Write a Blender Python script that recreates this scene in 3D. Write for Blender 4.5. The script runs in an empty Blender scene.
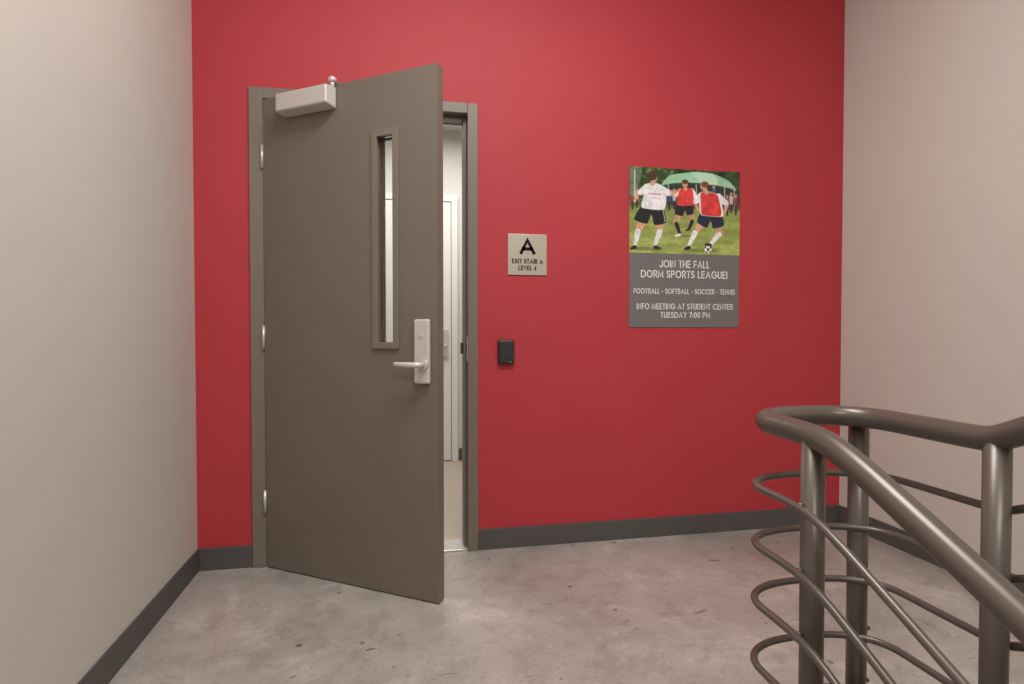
import bpy, bmesh, math, numpy as np
from mathutils import Vector, Matrix

scene = bpy.context.scene
scene.view_settings.view_transform = 'Standard'
scene.view_settings.look = 'None'
scene.view_settings.exposure = 0.0

def lin(c):
    o = []
    for v in c[:3]:
        v = v / 255.0
        o.append(v / 12.92 if v <= 0.04045 else ((v + 0.055) / 1.055) ** 2.4)
    return (o[0], o[1], o[2], 1.0)

# ------------------------------------------------------------------ materials
def new_mat(name):
    m = bpy.data.materials.new(name)
    m.use_nodes = True
    nt = m.node_tree
    b = nt.nodes['Principled BSDF']
    return m, nt, b

def coords(nt, scale=(1, 1, 1)):
    tc = nt.nodes.new('ShaderNodeTexCoord')
    mp = nt.nodes.new('ShaderNodeMapping')
    mp.inputs['Scale'].default_value = scale
    nt.links.new(tc.outputs['Object'], mp.inputs['Vector'])
    return mp.outputs['Vector']

def noise(nt, vec, scale, detail=4, rough=0.55, dist=0.0):
    n = nt.nodes.new('ShaderNodeTexNoise')
    n.inputs['Scale'].default_value = scale
    n.inputs['Detail'].default_value = detail
    n.inputs['Roughness'].default_value = rough
    n.inputs['Distortion'].default_value = dist
    nt.links.new(vec, n.inputs['Vector'])
    return n.outputs['Fac']

def ramp(nt, fac, stops):
    r = nt.nodes.new('ShaderNodeValToRGB')
    els = r.color_ramp.elements
    els[0].position = stops[0][0]; els[0].color = stops[0][1]
    els[1].position = stops[-1][0]; els[1].color = stops[-1][1]
    for p, c in stops[1:-1]:
        e = els.new(p); e.color = c
    nt.links.new(fac, r.inputs['Fac'])
    return r.outputs['Color']

def mix(nt, a, b, fac, mode='MIX'):
    m = nt.nodes.new('ShaderNodeMix')
    m.data_type = 'RGBA'; m.blend_type = mode
    if isinstance(fac, (int, float)): m.inputs[0].default_value = fac
    else: nt.links.new(fac, m.inputs[0])
    if isinstance(a, tuple): m.inputs[6].default_value = a
    else: nt.links.new(a, m.inputs[6])
    if isinstance(b, tuple): m.inputs[7].default_value = b
    else: nt.links.new(b, m.inputs[7])
    return m.outputs[2]

def bump(nt, b, h, strength, distance):
    bp = nt.nodes.new('ShaderNodeBump')
    bp.inputs['Strength'].default_value = strength
    bp.inputs['Distance'].default_value = distance
    nt.links.new(h, bp.inputs['Height'])
    nt.links.new(bp.outputs['Normal'], b.inputs['Normal'])

def paint(name, rgb, rough=0.5, metal=0.0, var=0.04, vscale=2.0, bscale=220, bstr=0.08, spec=0.5, scale=(1, 1, 1)):
    m, nt, b = new_mat(name)
    v = coords(nt, scale)
    n = noise(nt, v, vscale, 3)
    c = lin(rgb)
    lo = tuple(x * (1 - var) for x in c[:3]) + (1,)
    hi = tuple(min(1, x * (1 + var)) for x in c[:3]) + (1,)
    nt.links.new(ramp(nt, n, [(0.3, lo), (0.7, hi)]), b.inputs['Base Color'])
    b.inputs['Roughness'].default_value = rough
    b.inputs['Metallic'].default_value = metal
    b.inputs['Specular IOR Level'].default_value = spec
    if bstr > 0:
        bump(nt, b, noise(nt, v, bscale, 2), bstr, 0.001)
    return m

M_red = paint('red_wall_paint', (184, 57, 65), 0.60, bscale=260, bstr=0.10, var=0.03, spec=0.40)
M_white = paint('warm_white_wall_paint', (207, 202, 194), 0.6, bscale=260, bstr=0.10, var=0.015, spec=0.35)
M_ceil = paint('ceiling_paint', (215, 213, 209), 0.7)
M_door = paint('brown_grey_door_enamel', (117, 107, 97), 0.45, bscale=400, bstr=0.05, var=0.02)
M_frame = paint('brown_grey_frame_enamel', (122, 112, 102), 0.42, bscale=400, bstr=0.04, var=0.02)
M_base = paint('dark_rubber_base', (86, 83, 81), 0.5, var=0.05)
M_rail = paint('bronze_rail_paint', (98, 89, 82), 0.34, metal=0.3, bscale=500, bstr=0.03, var=0.04)
M_steel = paint('satin_steel', (215, 213, 208), 0.34, metal=0.5, var=0.03, vscale=8, bstr=0.0)
M_closer = paint('silver_closer_paint', (208, 204, 198), 0.40, metal=0.2, var=0.02, bstr=0.03)
M_blackpl = paint('black_plastic', (50, 49, 48), 0.4, var=0.05, bscale=600)
M_green = paint('reader_green', (60, 150, 70), 0.4)
M_postergrey = paint('poster_grey_print', (114, 111, 110), 0.5, var=0.01, bstr=0.0)
M_postertext = paint('poster_white_ink', (242, 240, 238), 0.5, var=0.01, bstr=0.0)
M_signtext = paint('sign_dark_ink', (18, 17, 17), 0.6, var=0.02, bstr=0.0, spec=0.2)
M_corr = paint('corridor_paint', (208, 205, 200), 0.6, var=0.01)
M_corrdoor = paint('white_door_paint', (226, 222, 216), 0.45, var=0.01)
M_corrfloor = paint('corridor_tile', (182, 168, 152), 0.45, var=0.05)
M_house = paint('fixture_white', (230, 230, 228), 0.5)

# brushed metal sign
M_sign, nt, b = new_mat('brushed_aluminium')
v = coords(nt, (3, 1, 260))
n = noise(nt, v, 6, 4)
nt.links.new(ramp(nt, n, [(0.3, lin((184, 177, 160))), (0.7, lin((232, 226, 210)))]), b.inputs['Base Color'])
b.inputs['Metallic'].default_value = 0.7
b.inputs['Roughness'].default_value = 0.34
bump(nt, b, n, 0.15, 0.0005)

# glass
M_glass, nt, b = new_mat('clear_glass')
b.inputs['Base Color'].default_value = (0.93, 0.96, 0.95, 1)
b.inputs['Roughness'].default_value = 0.02
b.inputs['Transmission Weight'].default_value = 1.0
b.inputs['IOR'].default_value = 1.05
v = coords(nt); bump(nt, b, noise(nt, v, 3, 1), 0.01, 0.001)

# polished concrete
M_conc, nt, b = new_mat('polished_concrete')
v = coords(nt)
n1 = noise(nt, v, 1.3, 6, 0.60, 0.4)
n2 = noise(nt, v, 8.0, 9, 0.72, 0.3)
n3 = noise(nt, v, 90.0, 3, 0.6)
n4 = noise(nt, v, 2.6, 10, 0.74, 0.4)
c1 = ramp(nt, n1, [(0.30, lin((158, 151, 145))), (0.5, lin((174, 167, 161))), (0.72, lin((190, 183, 177)))])
c2 = ramp(nt, n2, [(0.34, (0.60, 0.59, 0.58, 1)), (0.52, (0.93, 0.93, 0.92, 1)), (0.66, (1.0, 1.0, 1.0, 1))])
c3 = ramp(nt, n3, [(0.36, (0.70, 0.69, 0.68, 1)), (0.56, (1, 1, 1, 1))])
c = mix(nt, c1, c2, 0.60, 'MULTIPLY')
c = mix(nt, c, c3, 0.45, 'MULTIPLY')
pale = ramp(nt, n4, [(0.53, (0, 0, 0, 1)), (0.63, (1, 1, 1, 1))])
c = mix(nt, c, lin((212, 206, 200)), mix(nt, (0, 0, 0, 1), pale, 0.42))
n6 = noise(nt, v, 1.9, 9, 0.70, 0.5)
wear = ramp(nt, n6, [(0.54, (0, 0, 0, 1)), (0.68, (1, 1, 1, 1))])
c = mix(nt, c, lin((124, 116, 110)), mix(nt, (0, 0, 0, 1), wear, 0.50))
# isolated scuffs: elongated streaks gated by a broad mask
vs = coords(nt, (1.0, 2.2, 1.0))
n5 = noise(nt, vs, 7.0, 5, 0.65, 1.8)
sc = ramp(nt, n5, [(0.655, (0, 0, 0, 1)), (0.685, (1, 1, 1, 1))])
c = mix(nt, c, lin((82, 75, 71)), mix(nt, (0, 0, 0, 1), sc, 0.75))
# sparse pits
vo = nt.nodes.new('ShaderNodeTexVoronoi'); vo.inputs['Scale'].default_value = 6.0
nt.links.new(v, vo.inputs['Vector'])
pit = ramp(nt, vo.outputs['Distance'], [(0.05, (1, 1, 1, 1)), (0.085, (0, 0, 0, 1))])
pitm = mix(nt, pit, ramp(nt, n2, [(0.46, (0, 0, 0, 1)), (0.52, (1, 1, 1, 1))]), 1.0, 'MULTIPLY')
c = mix(nt, c, lin((74, 67, 63)), mix(nt, (0, 0, 0, 1), pitm, 0.75))
# short fine scratches
vs3 = coords(nt, (6.0, 0.7, 1.0))
n7 = noise(nt, vs3, 9.0, 2, 0.5, 0.6)
scr = ramp(nt, n7, [(0.735, (0, 0, 0, 1)), (0.75, (1, 1, 1, 1))])
c = mix(nt, c, lin((96, 88, 84)), mix(nt, (0, 0, 0, 1), scr, 0.5))
nt.links.new(c, b.inputs['Base Color'])
rr = ramp(nt, n4, [(0.3, (0.24, 0.24, 0.24, 1)), (0.7, (0.38, 0.38, 0.38, 1))])
nt.links.new(rr, b.inputs['Roughness'])
bump(nt, b, n2, 0.04, 0.002)

# printed picture (colour attribute)
M_print, nt, b = new_mat('printed_photo_ink')
at = nt.nodes.new('ShaderNodeAttribute'); at.attribute_name = 'print'
nt.links.new(at.outputs['Color'], b.inputs['Base Color'])
b.inputs['Roughness'].default_value = 0.5

# ------------------------------------------------------------------ helpers
def link(o):
    scene.collection.objects.link(o); return o

def obj_from_bm(name, bm, mat, parent=None, smooth=False, bevel=0.0, seg=2, mats=None):
    me = bpy.data.meshes.new(name)
    bmesh.ops.recalc_face_normals(bm, faces=bm.faces)
    bm.to_mesh(me); bm.free()
    for m in (mats or [mat]): me.materials.append(m)
    o = link(bpy.data.objects.new(name, me))
    if smooth:
        for p in me.polygons: p.use_smooth = True
    if bevel > 0:
        md = o.modifiers.new('bevel', 'BEVEL'); md.width = bevel; md.segments = seg
        md.limit_method = 'ANGLE'; md.angle_limit = math.radians(40)
    if parent is not None: o.parent = parent
    return o

def add_box(bm, lo, hi, mi=0):
    vs = [bm.verts.new((x, y, z)) for x in (lo[0], hi[0]) for y in (lo[1], hi[1]) for z in (lo[2], hi[2])]
    for f in ((0, 1, 3, 2), (4, 6, 7, 5), (0, 4, 5, 1), (2, 3, 7, 6), (0, 2, 6, 4), (1, 5, 7, 3)):
        fc = bm.faces.new([vs[i] for i in f]); fc.material_index = mi

def boxes(name, lst, mat, parent=None, bevel=0.0, seg=2):
    bm = bmesh.new()
    for lo, hi in lst: add_box(bm, lo, hi)
    return obj_from_bm(name, bm, mat, parent, bevel=bevel, seg=seg)

def empty(name, loc=(0, 0, 0)):
    e = link(bpy.data.objects.new(name, None)); e.location = loc; e.empty_display_size = 0.1
    return e

def add_tube(bm, pts, r, n=16, cap=True):
    pts = [Vector(p) for p in pts]
    rings = []
    prev = None
    for i, p in enumerate(pts):
        a = pts[max(0, i - 1)]; c = pts[min(len(pts) - 1, i + 1)]
        t = (c - a).normalized()
        if prev is None:
            up = Vector((0, 0, 1)) if abs(t.z) < 0.9 else Vector((1, 0, 0))
            x = t.cross(up).normalized()
        else:
            x = (prev - t * prev.dot(t)).normalized()
        prev = x
        y = t.cross(x).normalized()
        rad = r[i] if isinstance(r, (list, tuple)) else r
        rings.append([bm.verts.new(p + (x * math.cos(2 * math.pi * k / n) + y * math.sin(2 * math.pi * k / n)) * rad) for k in range(n)])
    for i in range(len(rings) - 1):
        for k in range(n):
            f = bm.faces.new([rings[i][k], rings[i][(k + 1) % n], rings[i + 1][(k + 1) % n], rings[i + 1][k]]); f.smooth = True
    if cap:
        bm.faces.new(rings[0][::-1]); bm.faces.new(rings[-1])

def tube(name, pts, r, mat, parent=None, n=20):
    bm = bmesh.new(); add_tube(bm, pts, r, n)
    return obj_from_bm(name, bm, mat, parent)

def slab_with_hole(name, x0, x1, z0, z1, hx0, hx1, hz0, hz1, y0, y1, mat, parent=None, bevel=0.0):
    """watertight plate (thickness along y) with a rectangular hole"""
    bm = bmesh.new()
    def ring(y):
        o = [bm.verts.new(p) for p in ((x0, y, z0), (x1, y, z0), (x1, y, z1), (x0, y, z1))]
        i = [bm.verts.new(p) for p in ((hx0, y, hz0), (hx1, y, hz0), (hx1, y, hz1), (hx0, y, hz1))]
        return o, i
    o0, i0 = ring(y0); o1, i1 = ring(y1)
    for k in range(4):
        j = (k + 1) % 4
        bm.faces.new([o0[k], o0[j], i0[j], i0[k]])
        bm.faces.new([o1[k], i1[k], i1[j], o1[j]])
        bm.faces.new([o0[k], o1[k], o1[j], o0[j]])
        bm.faces.new([i0[k], i0[j], i1[j], i1[k]])
    return obj_from_bm(name, bm, mat, parent, bevel=bevel)

# ------------------------------------------------------------------ dimensions
XL, XR, YB, YF = -0.870, 2.443, 2.83, -3.2
ZC = 3.35
FX0, FX1, FZ = -0.636, 0.400, 2.175     # frame outer
OX0, OX1, OZ = -0.576, 0.350, 2.125     # clear opening
YE = 0.88                               # landing edge
RIS, TRD, NST = 0.15, 0.31, 10

# ------------------------------------------------------------------ room shell
boxes('floor', [((XL, YE, -0.2), (XR, YB + 0.15, 0.0))], M_conc)
boxes('wall_left', [((XL - 0.15, YF - 0.15, -1.8), (XL, YB + 0.15, ZC))], M_white)
boxes('wall_right', [((XR, YF - 0.15, -1.8), (XR + 0.15, YB + 0.15, ZC))], M_white)
boxes('wall_front', [((XL, YF - 0.15, -1.8), (XR, YF, ZC))], M_white)
boxes('wall_back', [((XL, YB, 0), (FX0 + 0.03, YB + 0.15, ZC)),
                    ((FX1 - 0.03, YB, 0), (XR, YB + 0.15, ZC)),
                    ((FX0 + 0.03, YB, FZ - 0.03), (FX1 - 0.03, YB + 0.15, ZC))], M_red)
boxes('ceiling', [((XL - 0.15, YF - 0.15, ZC), (XR + 0.15, YB + 0.15, ZC + 0.1))], M_ceil)
boxes('floor_lower_landing', [((XL, YF, -1.7), (XR, YE, -1.5))], M_conc)
boxes('wall_stairwell_lower', [((XL, YE, -1.7), (XR, YE + 0.12, -0.2))], M_white)

BH, BT = 0.102, 0.007
boxes('baseboard_back', [((XL + BT, YB - BT, 0), (FX0 - 0.001, YB, BH)),
                         ((FX1 + 0.001, YB - BT, 0), (XR - BT, YB, BH))], M_base, bevel=0.002)
boxes('baseboard_left', [((XL, YE, 0), (XL + BT, YB, BH))], M_base, bevel=0.002)
boxes('baseboard_right', [((XR - BT, YE, 0), (XR, YB, BH))], M_base, bevel=0.002)

# ------------------------------------------------------------------ stairs
def stair(name, x0, x1, sgn, n):
    prof = [(YE, 0.0)] if sgn < 0 else [(YE, 0.0)]
    y, z = YE, 0.0
    for i in range(n):
        if sgn > 0:
            z += RIS; prof.append((y, z)); y -= TRD; prof.append((y, z))
        else:
            z -= RIS; prof.append((y, z)); y -= TRD; prof.append((y, z))
    prof.append((y, z - 0.17)); prof.append((YE, -0.2 if sgn < 0 else -0.05))
    bm = bmesh.new()
    a = [bm.verts.new((x0, p[0], p[1])) for p in prof]
    c = [bm.verts.new((x1, p[0], p[1])) for p in prof]
    bm.faces.new(a); bm.faces.new(c[::-1])
    for i in range(len(prof)):
        j = (i + 1) % len(prof)
        bm.faces.new([a[i], a[j], c[j], c[i]])
    bmesh.ops.triangulate(bm, faces=[f for f in bm.faces if len(f.verts) > 4])
    return obj_from_bm(name, bm, M_conc)
stair('stair_flight_descending', XL + 0.004, 0.93, -1, NST - 1)
stair('stair_flight_ascending', 1.07, XR - 0.004, +1, NST)
boxes('floor_upper_landing', [((1.07, YF, 1.33), (XR, YE - TRD * NST, 1.5))], M_conc)

# ------------------------------------------------------------------ stair railing
railing = empty('stair_railing', (1.0, 1.1, 0))
def railpath(x0, x1, yc, zt, ybreak_dn=1.03, ybreak_up=0.945, slope=0.484, ry=None):
    r = (x1 - x0) / 2; xc = (x0 + x1) / 2
    ry = ry or r
    pts = []
    def z_dn(y):   # smooth kink
        w = 0.035; d = ybreak_dn - y
        s = w * math.log(1 + math.exp(max(-30, min(30, d / w))))
        return zt - slope * s
    def z_up(y):
        w = 0.010; d = ybreak_up - y
        s = w * math.log(1 + math.exp(max(-30, min(30, d / w))))
        return zt + slope * s
    for y in np.arange(-1.75, 0.6, 0.12): pts.append((x0, y, z_dn(y)))
    for y in np.arange(0.6, yc - 0.005, 0.02): pts.append((x0, y, z_dn(y)))
    for k in range(0, 33):
        a = math.pi - math.pi * k / 32
        ca, sa = math.cos(a), math.sin(a)
        e = 0.82
        pts.append((xc + r * math.copysign(abs(ca) ** e, ca), yc + ry * abs(sa) ** e, zt))
    for y in np.arange(yc - 0.02, 0.75, -0.015): pts.append((x1, y, z_up(y)))
    for y in np.arange(0.72, -2.0, -0.12): pts.append((x1, y, z_up(y)))
    return pts
off = Vector(railing.location)
def loc(pts): return [Vector(p) - off for p in pts]
RZ = 0.868
DZ = (0.146, 0.284, 0.418, 0.563, 0.700)
tube('handrail', loc(railpath(0.860, 1.165, 1.175, RZ, ry=0.135)), 0.0255, M_rail, railing, 28)
for i, dz in enumerate(DZ):
    tube('rod_%d' % (i + 1), loc(railpath(0.822, 1.200, 1.17, RZ - dz, ry=0.13)), 0.0085, M_rail, railing, 14)
def post(i, x, y, zb, zt):
    bm = bmesh.new()
    add_tube(bm, [(x, y, zb), (x, y, zt)], 0.0240, 24)
    add_tube(bm, [(x, y, zb), (x, y, zb + 0.008)], 0.05, 24)
    for dz in DZ:
        zz = zt - dz + 0.01
        sx = -1 if x < 1 else 1
        add_tube(bm, [(x + sx * 0.02, y, zz), (x + sx * 0.036, y, zz)], 0.006, 10)
    bmesh.ops.translate(bm, verts=bm.verts, vec=-off)
    obj_from_bm('post_%d' % i, bm, M_rail, railing)
post(1, 0.860, 1.070, 0.0, RZ - 0.012)
post(2, 1.165, 1.285, 0.0, RZ)
post(3, 1.165, 0.935, 0.0, RZ)
k = 4
for st in (3, 6, 9):
    y = YE - TRD * (st - 0.5)
    post(k, 0.860, y, -RIS * st, RZ - 0.484 * (1.03 - y)); k += 1
    post(k, 1.165, y, RIS * st, RZ + 0.484 * (0.945 - y)); k += 1

# ------------------------------------------------------------------ door frame
door = empty('door_1', (OX0, YB - 0.018, 0))
frame = empty('door_frame', (OX0, YB, 0))
fy0, fy1 = YB - 0.014, YB + 0.164
fr = [((FX0, fy0, 0), (OX0, YB + 0.006, FZ)), ((OX1, fy0, 0), (FX1, YB + 0.006, FZ)), ((OX0, fy0, OZ), (OX1, YB + 0.006, FZ)),
      ((FX0 + 0.03, YB, 0), (OX0, fy1, OZ + 0.02)), ((OX1, YB, 0), (FX1 - 0.03, fy1, OZ + 0.02)), ((OX0, YB, OZ), (OX1, fy1, OZ + 0.02)),
      ((FX0, YB + 0.144, 0), (OX0, fy1, FZ)), ((OX1, YB + 0.144, 0), (FX1, fy1, FZ)), ((OX0, YB + 0.144, OZ), (OX1, fy1, FZ))]
o = boxes('jambs_and_head', [((a[0] - OX0, a[1] - YB, a[2]), (c[0] - OX0, c[1] - YB, c[2])) for a, c in fr], M_frame, frame, bevel=0.0025)
W = OX1 - OX0
boxes('stops', [((0, 0.036, 0), (0.016, 0.10, OZ)), ((W - 0.016, 0.036, 0), (W, 0.10, OZ)), ((0.016, 0.036, OZ - 0.016), (W - 0.016, 0.10, OZ))], M_frame, frame, bevel=0.002)
boxes('strike_plate', [((W - 0.003, -0.004, 0.93), (W + 0.001, 0.030, 1.05))], M_steel, frame, bevel=0.001)
boxes('strike_hole', [((W - 0.0045, 0.006, 0.965), (W - 0.002, 0.024, 1.015))], M_blackpl, frame)
boxes('latch_receiver', [((W - 0.026, 0.048, 0.965), (W - 0.015, 0.088, 1.020))], M_blackpl, frame, bevel=0.002)  # black latch receiver on the face of the strike-side stop
boxes('threshold', [((0, 0.0, 0.0), (W, 0.15, 0.008))], M_steel, frame, bevel=0.003)

# ------------------------------------------------------------------ door leaf
ANG = math.radians(-35.0)
door.rotation_euler = (0, 0, ANG)
LW, LH, LT = 0.907, 2.117, 0.044
GX0, GX1, GZ0, GZ1 = 0.622, 0.706, 1.030, 1.870
slab_with_hole('leaf', 0.002, LW, 0.005, LH, GX0, GX1, GZ0, GZ1, 0, LT, M_door, door, bevel=0.0015)
for nm, ya, yb in (('lite_frame_front', -0.010, 0.004), ('lite_frame_rear', LT - 0.004, LT + 0.010)):
    slab_with_hole(nm, GX0 - 0.022, GX1 + 0.022, GZ0 - 0.024, GZ1 + 0.024, GX0 + 0.004, GX1 - 0.004, GZ0 + 0.004, GZ1 - 0.004, ya, yb, M_frame, door, bevel=0.003)
boxes('lite_glass', [((GX0 + 0.0005, 0.019, GZ0 + 0.0005), (GX1 - 0.0005, 0.025, GZ1 - 0.0005))], M_glass, door)
# butt hinges: plain knuckle barrel
for i, z in enumerate((0.30, 1.050, 1.862)):
    bm = bmesh.new()
    add_tube(bm, [(0.000, -0.005, z - 0.050), (0.000, -0.005, z + 0.050)], 0.0066, 20)
    add_tube(bm, [(0.000, -0.005, z - 0.053), (0.000, -0.005, z + 0.053)], 0.0048, 12)
    add_box(bm, (0.0002, -0.004, z - 0.050), (0.0022, 0.034, z + 0.050))
    obj_from_bm('hinge_%d' % (i + 1), bm, M_steel, door)
# lock escutcheon + lever, both faces
def lever(side):
    s = -1 if side == 'front' else 1
    y0 = 0.0 if s < 0 else LT
    bm = bmesh.new()
    xa, xb, za, zb = 0.807, 0.877, 0.872, 1.126
    lo = (xa, min(y0, y0 + s * 0.020), za); hi = (xb, max(y0, y0 + s * 0.020), zb)
    add_box(bm, lo, hi)
    obj_from_bm('escutcheon_' + side, bm, M_closer, door, bevel=0.008, seg=4)
    bm = bmesh.new()
    cx, cz = 0.856, 0.948
    add_tube(bm, [(cx, y0 + s * 0.018, cz), (cx, y0 + s * 0.030, cz)], 0.020, 24)
    add_tube(bm, [(cx, y0 + s * 0.028, cz), (cx, y0 + s * 0.052, cz), (cx - 0.004, y0 + s * 0.060, cz), (cx - 0.016, y0 + s * 0.064, cz),
                  (cx - 0.06, y0 + s * 0.064, cz), (cx - 0.100, y0 + s * 0.062, cz + 0.001), (cx - 0.114, y0 + s * 0.056, cz + 0.002)],
             [0.011, 0.011, 0.012, 0.012, 0.011, 0.010, 0.008], 18)
    obj_from_bm('lever_' + side, bm, M_closer, door)
    bm = bmesh.new()
    add_tube(bm, [(0.842, y0 + s * 0.019, 1.062), (0.842, y0 + s * 0.023, 1.062)], 0.009, 24)
    obj_from_bm('lock_cylinder_' + side, bm, M_steel, door)
lever('front'); lever('rear')
boxes('latch_plate', [((LW - 0.001, 0.010, 0.90), (LW + 0.001, 0.034, 1.10))], M_frame, door)

# ------------------------------------------------------------------ door closer
closer = empty('door_closer', door.location)
closer.rotation_euler = (0, 0, ANG)
bm = bmesh.new()
def cover(bm, x0, x1, z0, z1, d):
    a = [(x0, -0.0005, z0), (x1, -0.0005, z0), (x1, -0.0005, z1), (x0, -0.0005, z1)]
    f = [(x0 + 0.004, -d, z0 + 0.010), (x1 - 0.004, -d, z0 + 0.010), (x1 - 0.004, -d, z1 - 0.006), (x0 + 0.004, -d, z1 - 0.006)]
    va = [bm.verts.new(p) for p in a]; vf = [bm.verts.new(p) for p in f]
    bm.faces.new(va[::-1]); bm.faces.new(vf)
    for k in range(4):
        j = (k + 1) % 4
        bm.faces.new([va[k], va[j], vf[j], vf[k]])
cover(bm, 0.134, 0.418, 2.012, 2.104, 0.062)
obj_from_bm('cover', bm, M_closer, closer, bevel=0.007, seg=4)
PXc = 0.408
bm = bmesh.new()
add_tube(bm, [(PXc, -0.014, 2.090), (PXc, -0.014, 2.134)], 0.009, 20)
add_tube(bm, [(PXc, -0.014, 2.120), (PXc, -0.014, 2.124), (PXc, -0.014, 2.136), (PXc, -0.014, 2.142)], [0.012, 0.017, 0.017, 0.011], 20)
obj_from_bm('pinion_cap', bm, M_closer, closer)
bm = bmesh.new()
add_tube(bm, [(PXc, -0.014, 2.1225), (PXc + 0.03, 0.07, 2.1225), (PXc + 0.10, 0.16, 2.1225)], 0.0045, 12)
obj_from_bm('main_arm', bm, M_frame, closer)
Rm = Matrix.Rotation(-ANG, 3, 'Z')
hd = Rm @ (Vector((0.02, fy0 - 0.004, 2.135)) - Vector((door.location.x, door.location.y, 0)))
bm = bmesh.new()
add_tube(bm, [(PXc + 0.10, 0.16, 2.114), (PXc + 0.10, 0.16, 2.134)], 0.010, 14)
add_tube(bm, [(PXc + 0.10, 0.16, 2.129), (hd.x, hd.y, 2.135)], 0.005, 12)
obj_from_bm('forearm', bm, M_frame, closer)

# ------------------------------------------------------------------ geometric sans lettering
def arc(cx, cy, rx, ry, a0, a1, n=18):
    return [(cx + rx * math.cos(math.radians(a0 + (a1 - a0) * i / n)), cy + ry * math.sin(math.radians(a0 + (a1 - a0) * i / n))) for i in range(n + 1)]
G = {
 'A': (.80, [[(0, 0), (.40, 1), (.80, 0)], [(.13, .30), (.67, .30)]]),
 'B': (.56, [[(0, .5), (.3, .5)], [(0, 0), (0, 1), (.28, 1)] + arc(.28, .76, .24, .24, 90, -90) , [(.28, .52)] + arc(.30, .26, .26, .26, 90, -90) + [(0, 0)]]),
 'C': (.82, [arc(.46, .5, .46, .5, 42, 318, 30)]),
 'D': (.74, [[(0, 0), (0, 1), (.26, 1)] + arc(.26, .5, .48, .5, 90, -90) + [(0, 0)]]),
 'E': (.46, [[(.46, 1), (0, 1), (0, 0), (.46, 0)], [(0, .52), (.44, .52)]]),
 'F': (.44, [[(.44, 1), (0, 1), (0, 0)], [(0, .5), (.40, .5)]]),
 'G': (.90, [arc(.46, .5, .46, .5, 42, 360, 32) + [(.5, .5)]]),
 'H': (.60, [[(0, 0), (0, 1)], [(.60, 0), (.60, 1)], [(0, .52), (.60, .52)]]),
 'I': (.0, [[(0, 0), (0, 1)]]),
 'J': (.42, [[(.42, 1), (.42, .21)] + arc(.21, .21, .21, .21, 0, -180)]),
 'L': (.40, [[(0, 1), (0, 0), (.40, 0)]]),
 'M': (.80, [[(0, 0), (0.05, 1), (.40, .12), (.75, 1), (.80, 0)]]),
 'N': (.62, [[(0, 0), (0, 1), (.62, 0), (.62, 1)]]),
 'O': (.92, [arc(.46, .5, .46, .5, 0, 360, 40)]),
 'P': (.52, [[(0, 0), (0, 1), (.26, 1)] + arc(.26, .74, .26, .26, 90, -90) + [(0, .48)]]),
 'R': (.54, [[(0, 0), (0, 1), (.26, 1)] + arc(.26, .74, .26, .26, 90, -90) + [(0, .48)], [(.26, .48), (.54, 0)]]),
 'S': (.50, [arc(.25, .75, .23, .25, 30, 270, 16) + arc(.25, .25, .25, .25, 90, -150, 16)]),
 'T': (.50, [[(0, 1), (.50, 1)], [(.25, 1), (.25, 0)]]),
 'U': (.58, [[(0, 1), (0, .29)] + arc(.29, .29, .29, .29, 180, 360) + [(.58, 1)]]),
 'V': (.72, [[(0, 1), (.36, 0), (.72, 1)]]),
 'X': (.66, [[(0, 0), (.66, 1)], [(0, 1), (.66, 0)]]),
 'Y': (.62, [[(0, 1), (.31, .46), (.62, 1)], [(.31, .46), (.31, 0)]]),
 '0': (.54, [arc(.27, .5, .27, .5, 0, 360, 30)]),
 '4': (.56, [[(.42, 0), (.42, 1), (0, .26), (.56, .26)]]),
 '7': (.50, [[(0, 1), (.50, 1), (.14, 0)]]),
 ':': (.0, [[(0, .05), (0, .17)], [(0, .55), (0, .67)]]),
 '!': (.0, [[(0, 0), (0, .12)], [(0, .30), (0, 1)]]),
 '-': (.24, [[(0, .42), (.24, .42)]]),
 ' ': (.14, []),
}
def text_mesh(bm, txt, xc, zc, width, height, y, th):
    """flat ribbon letters in the XZ plane. th = stroke fraction of cap height"""
    gap = 0.17 + th
    adv = 0; place = []
    for ch in txt:
        w, st = G[ch]
        place.append((adv, st)); adv += w + gap
    total = adv - gap + th
    sx = width / total
    def T(x, z): return (xc + (x - (total - th) / 2) * sx, zc + (z - 0.5) * (height * (1 - th)))
    hw = th * (height + sx) / 4
    for ax, st in place:
        for pl in st:
            P = [Vector(T(ax + p[0], p[1])) for p in pl]
            Q = [P[0]]
            for p in P[1:]:
                if (p - Q[-1]).length > 1e-6: Q.append(p)
            closed = (Q[0] - Q[-1]).length < 1e-5 and len(Q) > 8
            L = []; R = []
            n = len(Q)
            for i in range(n):
                a = Q[i] - Q[i - 1] if i > 0 else (Q[1] - Q[0] if not closed else Q[0] - Q[-2])
                c = Q[i + 1] - Q[i] if i < n - 1 else (Q[-1] - Q[-2] if not closed else Q[1] - Q[0])
                a = a.normalized(); c = c.normalized()
                t = a + c
                if t.length < 1e-4: t = a
                t.normalize()
                nn = Vector((-t.y, t.x)); na = Vector((-a.y, a.x))
                m = min(1 / max(0.2, nn.dot(na)), 1.7)
                q = Q[i]
                if not closed and i == 0: q = q - c * hw * 0.98
                if not closed and i == n - 1: q = q + a * hw * 0.98
                L.append(q + nn * hw * m); R.append(q - nn * hw * m)
            lv = [bm.verts.new((p.x, y, p.y)) for p in L]; rv = [bm.verts.new((p.x, y, p.y)) for p in R]
            for i in range(n - 1):
                try: bm.faces.new([lv[i], lv[i + 1], rv[i + 1], rv[i]])
                except ValueError: pass

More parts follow.
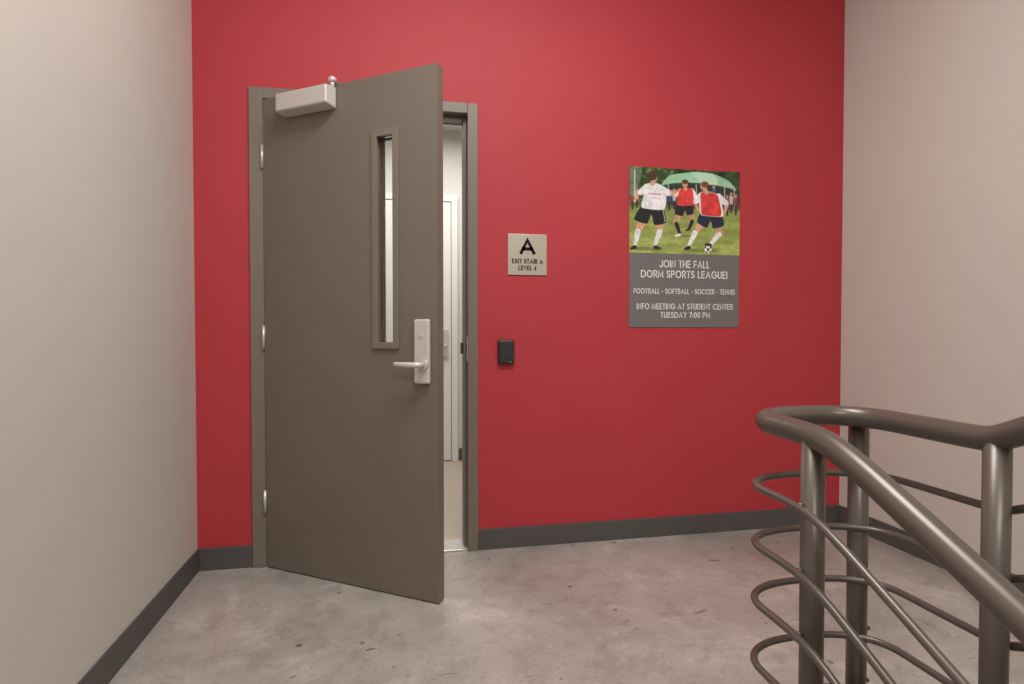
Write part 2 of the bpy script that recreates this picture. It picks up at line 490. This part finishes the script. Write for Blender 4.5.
def text_obj(name, lines, y, mat, parent):
    bm = bmesh.new()
    for (t, xc, zc, w, h, th) in lines: text_mesh(bm, t, xc, zc, w, h, y, th)
    me = bpy.data.meshes.new(name)
    bm.normal_update()
    for f in bm.faces:
        if f.normal.y > 0: f.normal_flip()
    bm.to_mesh(me); bm.free(); me.materials.append(mat)
    o = link(bpy.data.objects.new(name, me)); o.parent = parent
    return o

# ------------------------------------------------------------------ exit stair sign
sx0, sx1, sz0, sz1 = 0.549, 0.746, 1.354, 1.556
sign = empty('exit_stair_sign', ((sx0 + sx1) / 2, YB - 0.001, (sz0 + sz1) / 2))
sw, sh = (sx1 - sx0) / 2, (sz1 - sz0) / 2
boxes('plate', [((-sw, -0.005, -sh), (sw, 0, sh))], M_sign, sign, bevel=0.001)
text_obj('lettering', [('A', 0.0, 0.040, 0.080, 0.078, 0.21),
                       ('EXIT STAIR A', 0.0, -0.033, 0.156, 0.024, 0.22),
                       ('LEVEL 4', 0.0, -0.066, 0.092, 0.024, 0.22)], -0.0058, M_signtext, sign)
bm = bmesh.new()
rng0 = np.random.RandomState(2)
for i in range(22):   # braille row
    if rng0.rand() < 0.75:
        bmesh.ops.create_icosphere(bm, subdivisions=1, radius=0.0010, matrix=Matrix.Translation((-0.055 + i * 0.005, -0.005, -0.088 + 0.0025 * (i % 2))))
obj_from_bm('braille', bm, M_sign, sign, smooth=True)

# ------------------------------------------------------------------ card reader
rd = empty('card_reader', (0.538, YB - 0.001, 0.976))
boxes('housing', [((-0.041, -0.026, -0.060), (0.041, 0, 0.060))], M_blackpl, rd, bevel=0.010, seg=4)
boxes('face_panel', [((-0.031, -0.0285, -0.040), (0.031, -0.024, 0.050))], M_blackpl, rd, bevel=0.003)
boxes('status_mark', [((0.012, -0.0275, -0.053), (0.026, -0.025, -0.047))], M_green, rd, bevel=0.0005)

# ------------------------------------------------------------------ poster
px0, px1, pz0, pz1 = 1.183, 1.808, 1.096, 1.920
poster = empty('sports_league_poster', ((px0 + px1) / 2, YB - 0.002, (pz0 + pz1) / 2))
pw, ph = (px1 - px0) / 2, (pz1 - pz0) / 2
boxes('backing', [((-pw, -0.002, -ph), (pw, 0.001, ph))], M_postergrey, poster, bevel=0.0004)
def PX(u): return (u - 629) / 111.0 * 2 * pw - pw
def PZ(v): return ph - (v - 168) / 159.0 * 2 * ph
SC = 2 * pw / 111.0
SZ = 2 * ph / 159.0
text_obj('lettering', [
    ('JOIN THE FALL', PX(684.0), PZ(263.3), 50 * SC, 7.6 * SZ, 0.15),
    ('DORM SPORTS LEAGUE!', PX(684.0), PZ(273.6), 87 * SC, 7.6 * SZ, 0.15),
    ('FOOTBALL - SOFTBALL - SOCCER - TENNIS', PX(684.5), PZ(290.8), 102 * SC, 5.4 * SZ, 0.15),
    ('INFO MEETING AT STUDENT CENTER', PX(685.0), PZ(306.0), 97 * SC, 6.0 * SZ, 0.15),
    ('TUESDAY 7:00 PM', PX(685.0), PZ(314.6), 50 * SC, 6.0 * SZ, 0.15)], -0.0026, M_postertext, poster)

# printed photograph as a colour-attribute grid
NX, NY = 111 * 4 + 1, 85 * 4 + 1
uu = np.linspace(629, 740, NX); vv = np.linspace(168, 253, NY)
U, Vv = np.meshgrid(uu, vv)
rng = np.random.RandomState(7)
def vnoise(cu, cv, octs=3):
    out = np.zeros_like(U); amp = 1; tot = 0
    for o in range(octs):
        gx = int(111 / cu * 2 ** o) + 3; gy = int(85 / cv * 2 ** o) + 3
        g = rng.rand(gy, gx)
        fx = (U - 629) / cu * 2 ** o; fy = (Vv - 168) / cv * 2 ** o
        ix = np.clip(fx.astype(int), 0, gx - 2); iy = np.clip(fy.astype(int), 0, gy - 2)
        tx = fx - ix; ty = fy - iy
        tx = tx * tx * (3 - 2 * tx); ty = ty * ty * (3 - 2 * ty)
        out += amp * ((g[iy, ix] * (1 - tx) + g[iy, ix + 1] * tx) * (1 - ty) + (g[iy + 1, ix] * (1 - tx) + g[iy + 1, ix + 1] * tx) * ty)
        tot += amp; amp *= 0.55
    return out / tot
img = np.zeros(U.shape + (3,))
def put(mask, col, shade=None):
    m = np.clip(mask, 0, 1)[..., None]
    c = np.array(col, float)[None, None, :]
    if shade is not None: c = c * shade[..., None]
    img[:] = img * (1 - m) + c * m
def cap(p0, p1, r0, r1):
    p0 = np.array(p0, float); p1 = np.array(p1, float); d = p1 - p0
    t = np.clip(((U - p0[0]) * d[0] + (Vv - p0[1]) * d[1]) / max(1e-6, d.dot(d)), 0, 1)
    dist = np.hypot(U - p0[0] - t * d[0], Vv - p0[1] - t * d[1])
    return (r0 + (r1 - r0) * t - dist) / 0.5 + 0.5
def chain(pts, rs):
    m = cap(pts[0], pts[1], rs[0], rs[1])
    for i in range(1, len(pts) - 1): m = np.maximum(m, cap(pts[i], pts[i + 1], rs[i], rs[i + 1]))
    return m
def ell(cx, cy, rx, ry): return (1 - np.hypot((U - cx) / rx, (Vv - cy) / ry)) * min(rx, ry) / 0.5 + 0.5
def poly(pts):
    # Catmull-Rom smoothed outline
    P = [np.array(p, float) for p in pts]; n0 = len(P); Q = []
    for i in range(n0):
        a, b_, c_, d_ = P[i - 1], P[i], P[(i + 1) % n0], P[(i + 2) % n0]
        for t in (0, .25, .5, .75):
            q = 0.5 * ((2 * b_) + (-a + c_) * t + (2 * a - 5 * b_ + 4 * c_ - d_) * t * t + (-a + 3 * b_ - 3 * c_ + d_) * t ** 3)
            Q.append(0.5 * q + 0.5 * (b_ * (1 - t) + c_ * t))
    ins = np.zeros(U.shape, bool); n = len(Q)
    for i in range(n):
        x1, y1 = Q[i]; x2, y2 = Q[(i + 1) % n]
        if y1 == y2: continue
        c = ((Vv >= min(y1, y2)) & (Vv < max(y1, y2)) & (U < (x2 - x1) * (Vv - y1) / (y2 - y1) + x1))
        ins ^= c
    m = ins.astype(float)
    m2 = m.copy(); m2[1:-1, 1:-1] = (m[1:-1, 1:-1] * 2 + m[:-2, 1:-1] + m[2:, 1:-1] + m[1:-1, :-2] + m[1:-1, 2:]) / 6
    return m2
one = np.ones_like(U)
leaf = vnoise(7, 5, 5)
fine = vnoise(2.2, 1.8, 3)
put(one, (46, 72, 34), 0.35 + 0.8 * leaf + 0.6 * fine)
put(np.clip((leaf - 0.56) * 8, 0, 1) * np.clip((fine - .4) * 4, 0, 1) * (Vv < 186), (124, 156, 84))
put(np.clip((vnoise(10, 10, 2) - 0.55) * 5, 0, 1) * (Vv < 182), (20, 34, 18))
g = vnoise(14, 4, 4); gy = (Vv - 205) / 48.0
put(np.clip((Vv - 203 + 2 * (leaf - 0.5)) / 2, 0, 1), (150, 164, 84), (0.70 + 0.36 * g + 0.22 * fine) * (0.95 + 0.12 * np.clip(gy, 0, 1)))
put(np.clip((Vv - 198) / 2, 0, 1) * np.clip((209 - Vv) / 4, 0, 1), (86, 104, 46), 0.6 + 0.5 * g + .3 * fine)
put(np.clip((Vv - 232) / 8, 0, 1) * np.clip((g - 0.45) * 5, 0, 0.6), (180, 186, 106), .85 + .3 * fine)
# canopy tent and things beneath
put(poly([(661, 184), (738, 184), (738, 203), (661, 203)]), (42, 50, 44), 0.4 + 0.8 * leaf + .5 * fine)
put(poly([(660, 185), (668, 175), (690, 170.5), (712, 171), (728, 177), (737, 187), (728, 184.5), (708, 181.5), (688, 181), (672, 182.5)]), (160, 206, 172), 0.85 + 0.25 * vnoise(12, 6, 2))
put(poly([(690, 170.5), (712, 171), (718, 181.8), (700, 181)]), (190, 226, 200))
for x in (667, 695, 724, 734): put(cap((x, 183), (x + 0.5, 205), .5, .5), (190, 198, 190))
for (x, y, c) in ((632, 198, (170, 60, 60)), (636, 196, (210, 205, 200)), (668, 197, (60, 80, 120)), (673, 196, (190, 190, 200)), (713, 191, (70, 90, 140)), (727, 200, (170, 60, 75)), (731, 197, (200, 195, 190)), (736, 199, (150, 50, 70))):
    put(cap((x, y - 3), (x, y + 5), 1.9, 1.5), c); put(cap((x, y + 5), (x, y + 12), 1.3, .9), (50, 50, 60)); put(ell(x, y - 6.5, 1.5, 1.8), (190, 140, 115))
put(poly([(629, 168), (641, 168), (640, 180), (634, 196), (629, 196)]), (110, 128, 96), 0.5 + 0.5 * leaf + .4 * fine)
put(cap((634, 172), (634, 198), .7, .7), (205, 200, 190))
SK = (214, 160, 130); WH = (240, 239, 241); BK = (28, 29, 36); RD = (224, 64, 62); NV = (36, 40, 64)
fold = 0.76 + 0.26 * vnoise(4, 4, 3) + 0.20 * vnoise(2.5, 6, 2)
skn = 0.84 + 0.30 * vnoise(2.5, 5, 2)
for e in ((646, 249, 18, 1.8), (684, 235, 10, 1.3), (700, 249, 17, 1.8)): put(np.clip(ell(*e), 0, 1) * 0.5, (80, 94, 40))
# centre player: running toward the camera, trailing leg folded
put(chain([(688, 210), (691.5, 218), (688.5, 226)], [3.0, 2.2, 1.4]), SK, skn)
put(chain([(691, 220), (688.5, 226.5)], [1.9, 1.4]), BK); put(cap((688, 228), (685.5, 229), 1.4, 1.0), (40, 40, 46))
put(chain([(679, 211), (674.5, 221), (678.5, 232)], [3.1, 2.4, 1.5]), SK, skn)
put(chain([(675.3, 223), (678.6, 232.5)], [2.1, 1.5]), BK); put(cap((678.5, 234), (674.5, 235), 1.5, 1.0), WH)
put(poly([(676, 202), (691, 201), (692.5, 212), (686, 214), (684, 208.5), (681.5, 215), (673.5, 213)]), BK, fold)
put(chain([(679, 190.5), (673.5, 195), (670.5, 190.5)], [2.0, 1.6, 1.2]), SK, skn); put(chain([(691, 190), (695.5, 197), (690.5, 201.5)], [2.0, 1.6, 1.2]), SK, skn)
put(chain([(679.5, 190), (675, 194)], [2.8, 2.3]), WH, fold); put(chain([(690.5, 189.5), (694.3, 195)], [2.8, 2.2]), WH, fold)
put(poly([(678.5, 188.5), (682, 187), (687, 186.5), (691.5, 188), (692.3, 196), (691.3, 204), (676, 204.5), (676.5, 196)]), RD, fold)
put(cap((684, 186), (684.2, 188), 1.6, 1.8), SK); put(ell(683.5, 182.8, 2.9, 3.7), SK, skn)
put(ell(682.3, 182.6, .5, .4), (60, 40, 36)); put(ell(684.8, 182.6, .5, .4), (60, 40, 36)); put(ell(683.5, 185, .9, .35), (150, 80, 74))
put(np.clip(ell(683.8, 180.4, 3.3, 2.2), 0, 1), (96, 58, 34), 0.7 + 0.6 * fine)
# left player: back view, jogging to the right, right arm thrown out
put(chain([(655, 218), (659.5, 230), (654, 245)], [4.0, 2.9, 1.6]), SK, skn)
put(chain([(658.8, 231.5), (654.2, 244.5)], [2.8, 1.7]), WH, fold); put(cap((654.5, 247), (658.5, 248), 1.9, 1.2), BK)
put(chain([(643, 218), (637.5, 231), (634.5, 245)], [4.0, 2.9, 1.6]), SK, skn)
put(chain([(637.3, 232), (634.5, 245)], [2.8, 1.7]), WH, fold); put(cap((634.5, 247.5), (631, 249), 1.9, 1.2), BK)
put(poly([(642, 205), (661.5, 206.5), (665, 222), (653.5, 225), (650.5, 214.5), (646, 224), (633.5, 220)]), BK, fold)
put(cap((662, 210), (664, 221), .4, .4), (210, 210, 215))
put(chain([(661, 189), (669.5, 194), (677, 190)], [2.3, 1.8, 1.3]), SK, skn); put(chain([(645, 188), (637.5, 194), (634, 202.5)], [2.3, 1.8, 1.2]), SK, skn)
put(chain([(661, 189), (667, 192.5)], [3.3, 2.9]), WH, fold); put(chain([(646, 188), (640, 193)], [3.5, 3.0]), WH, fold)
put(poly([(643, 186), (649, 183.5), (656, 183.5), (663, 186.5), (665.5, 192), (663, 209.5), (641, 208.5), (642.5, 197)]), WH, fold)
put(cap((648, 194), (659, 194.5), .8, .8) * 0.6, (205, 130, 150)); put(cap((650, 198), (657, 198.2), .6, .6) * 0.4, (190, 120, 140))
put(cap((652, 180.5), (651.5, 184), 2.0, 2.3), SK); put(ell(652.6, 178.0, 3.7, 4.6), SK, skn)
put(np.clip(ell(651.2, 176.2, 4.7, 4.8), 0, 1), (72, 46, 32), 0.5 + 0.5 * leaf + .6 * fine)
# right player: leaning in, planting left leg, striking with the right
put(chain([(716, 218), (719, 231), (710, 242)], [4.2, 3.0, 1.7]), SK, skn); put(chain([(718.5, 232.5), (710.5, 242)], [2.8, 1.8]), WH, fold); put(cap((709.5, 243.5), (705.5, 243), 1.9, 1.4), BK)
put(chain([(703, 219), (694.5, 230), (688, 244)], [4.2, 3.0, 1.7]), SK, skn)
put(chain([(694, 231.5), (688, 244.5)], [2.8, 1.7]), WH, fold); put(cap((688, 246.5), (684.5, 248), 1.9, 1.3), BK)
put(poly([(700.5, 210), (721, 211), (723.5, 223), (712.5, 226.5), (710, 218.5), (706, 226), (696, 220.5)]), NV, fold)
put(chain([(700, 194), (693.5, 201), (697.5, 208.5)], [2.2, 1.8, 1.2]), SK, skn); put(chain([(719, 194), (727, 200.5), (724.5, 209.5)], [2.3, 1.9, 1.3]), SK, skn)
put(chain([(700, 194), (695, 199.5)], [3.3, 2.8]), WH, fold); put(chain([(718, 194), (725, 199.5)], [3.5, 2.9]), WH, fold)
put(poly([(697, 192), (703, 189), (711, 189.5), (719.5, 193), (722, 203), (722.5, 214), (700.5, 213.5), (698, 203)]), WH, fold)
put(poly([(699.5, 191.5), (703, 189.5), (711, 190), (717, 192.5), (719.8, 203), (720.5, 213.5), (701.5, 213), (699.8, 203)]), RD, fold)
put(cap((704, 187), (705.5, 190), 2.0, 2.3), SK); put(ell(702.5, 184.3, 3.4, 4.2), SK, skn)
put(ell(700.8, 184.3, .5, .45), (60, 40, 36)); put(ell(701, 187, .8, .35), (150, 80, 74))
put(np.clip(ell(703.9, 182.2, 3.9, 3.1), 0, 1), (128, 78, 44), 0.6 + 0.4 * leaf + .4 * fine)
# ball
put(ell(707.5, 247.8, 3.7, 3.7), (240, 240, 240))
for e in ((707.5, 247.8, 1.3, 1.3), (705, 245.8, .8, .8), (710, 246, .8, .8), (706.4, 250.4, .8, .7), (709.6, 250, .8, .7)): put(ell(*e), (22, 22, 24))
# print softness
for _ in range(2):
    s = img.copy(); s[1:-1, 1:-1] = (img[1:-1, 1:-1] * 4 + img[:-2, 1:-1] + img[2:, 1:-1] + img[1:-1, :-2] + img[1:-1, 2:]) / 8; img = s
img = img * (0.95 + 0.10 * rng.rand(NY, NX))[..., None]
img = np.clip(img, 0, 255) / 255.0
imgl = np.where(img <= 0.04045, img / 12.92, ((img + 0.055) / 1.055) ** 2.4)
me = bpy.data.meshes.new('printed_photo')
Xp = np.array([PX(u) for u in uu]); Zp = np.array([PZ(v) for v in vv])
XX, ZZ = np.meshgrid(Xp, Zp)
co = np.stack([XX.ravel(), np.full(XX.size, -0.0025), ZZ.ravel()], 1)
idx = np.arange(NX * NY).reshape(NY, NX)
quads = np.stack([idx[:-1, :-1].ravel(), idx[1:, :-1].ravel(), idx[1:, 1:].ravel(), idx[:-1, 1:].ravel()], 1)
me.vertices.add(len(co)); me.vertices.foreach_set('co', co.ravel().astype(np.float32))
me.loops.add(quads.size); me.loops.foreach_set('vertex_index', quads.ravel().astype(np.int32))
me.polygons.add(len(quads)); me.polygons.foreach_set('loop_start', np.arange(0, quads.size, 4, dtype=np.int32))
me.update(calc_edges=True)
ca = me.color_attributes.new('print', 'FLOAT_COLOR', 'POINT')
cc = np.concatenate([imgl.reshape(-1, 3), np.ones((NX * NY, 1))], 1)
ca.data.foreach_set('color', cc.ravel().astype(np.float32))
me.materials.append(M_print)
o = link(bpy.data.objects.new('printed_photo', me)); o.parent = poster

# ------------------------------------------------------------------ corridor beyond
CY = 4.80
y2 = YB + 0.15
boxes('floor_corridor', [((-1.6, y2, -0.2), (2.2, CY, 0.0))], M_corrfloor)
boxes('ceiling_corridor', [((-1.6, y2, 2.7), (2.2, CY, 2.8))], M_ceil)
boxes('wall_corridor_far', [((-1.75, CY, -0.2), (2.35, CY + 0.15, 2.8))], M_corr)
boxes('wall_corridor_left', [((-1.75, y2, -0.2), (-1.6, CY, 2.8))], M_corr)
boxes('wall_corridor_right', [((2.2, y2, -0.2), (2.35, CY, 2.8))], M_corr)
boxes('wall_corridor_near', [((-1.6, y2, 0), (FX0, y2 + 0.012, 2.7)), ((FX1, y2, 0), (2.2, y2 + 0.012, 2.7)), ((FX0, y2, FZ + 0.001), (FX1, y2 + 0.012, 2.7))], M_corr)
boxes('baseboard_corridor_far', [((0.52, CY - 0.007, 0), (2.2, CY, 0.10)), ((-1.6, CY - 0.007, 0), (-0.52, CY, 0.10))], M_base)
d2 = empty('door_2', (0.0, CY, 0))
boxes('leaf', [((-0.455, -0.02, 0.008), (0.455, 0, 2.115))], M_corrdoor, d2, bevel=0.002)
boxes('frame', [((-0.51, -0.03, 0), (-0.46, 0, 2.17)), ((0.46, -0.03, 0), (0.51, 0, 2.17)), ((-0.46, -0.03, 2.12), (0.46, 0, 2.17))], M_corrdoor, d2, bevel=0.003)
bm = bmesh.new()
add_box(bm, (0.372, -0.035, 0.86), (0.432, -0.02, 1.08))
add_tube(bm, [(0.41, -0.03, 0.95), (0.41, -0.075, 0.95), (0.40, -0.085, 0.95), (0.29, -0.085, 0.95)], 0.009, 12)
obj_from_bm('lever_set', bm, M_steel, d2)

# ------------------------------------------------------------------ lights
def ceiling_light(loc, sx, sy, power, col=(1, 0.970, 0.935), spread=180):
    e = empty('ceiling_light', loc)
    boxes('housing', [((-sx / 2 - 0.03, -sy / 2 - 0.03, -0.06), (sx / 2 + 0.03, sy / 2 + 0.03, 0.0))], M_house, e, bevel=0.004)
    l = bpy.data.lights.new('lamp', 'AREA'); l.shape = 'RECTANGLE'; l.size = sx; l.size_y = sy
    l.energy = power; l.color = col; l.spread = math.radians(spread)
    lo = link(bpy.data.objects.new('lamp', l)); lo.parent = e; lo.location = (0, 0, -0.065)
ceiling_light((0.45, 1.12, ZC), 1.2, 0.6, 62)
ceiling_light((0.3, -1.3, ZC), 1.4, 0.8, 54)
ceiling_light((0.3, 3.9, 2.7), 1.2, 0.5, 33, (1, 0.97, 0.93))

w = bpy.data.worlds.new('World'); scene.world = w; w.use_nodes = True
w.node_tree.nodes['Background'].inputs['Color'].default_value = (0.5, 0.5, 0.5, 1)
w.node_tree.nodes['Background'].inputs['Strength'].default_value = 0.3

# ------------------------------------------------------------------ camera
cam = bpy.data.cameras.new('camera'); co = link(bpy.data.objects.new('camera', cam))
cam.sensor_width = 36; cam.lens = 584 / 1024 * 36; cam.clip_start = 0.02
cam.shift_y = -0.0013
co.location = (0, 0, 1.09)
co.rotation_euler = (math.radians(90 - 1.2), 0, math.radians(-11.4))
scene.camera = co
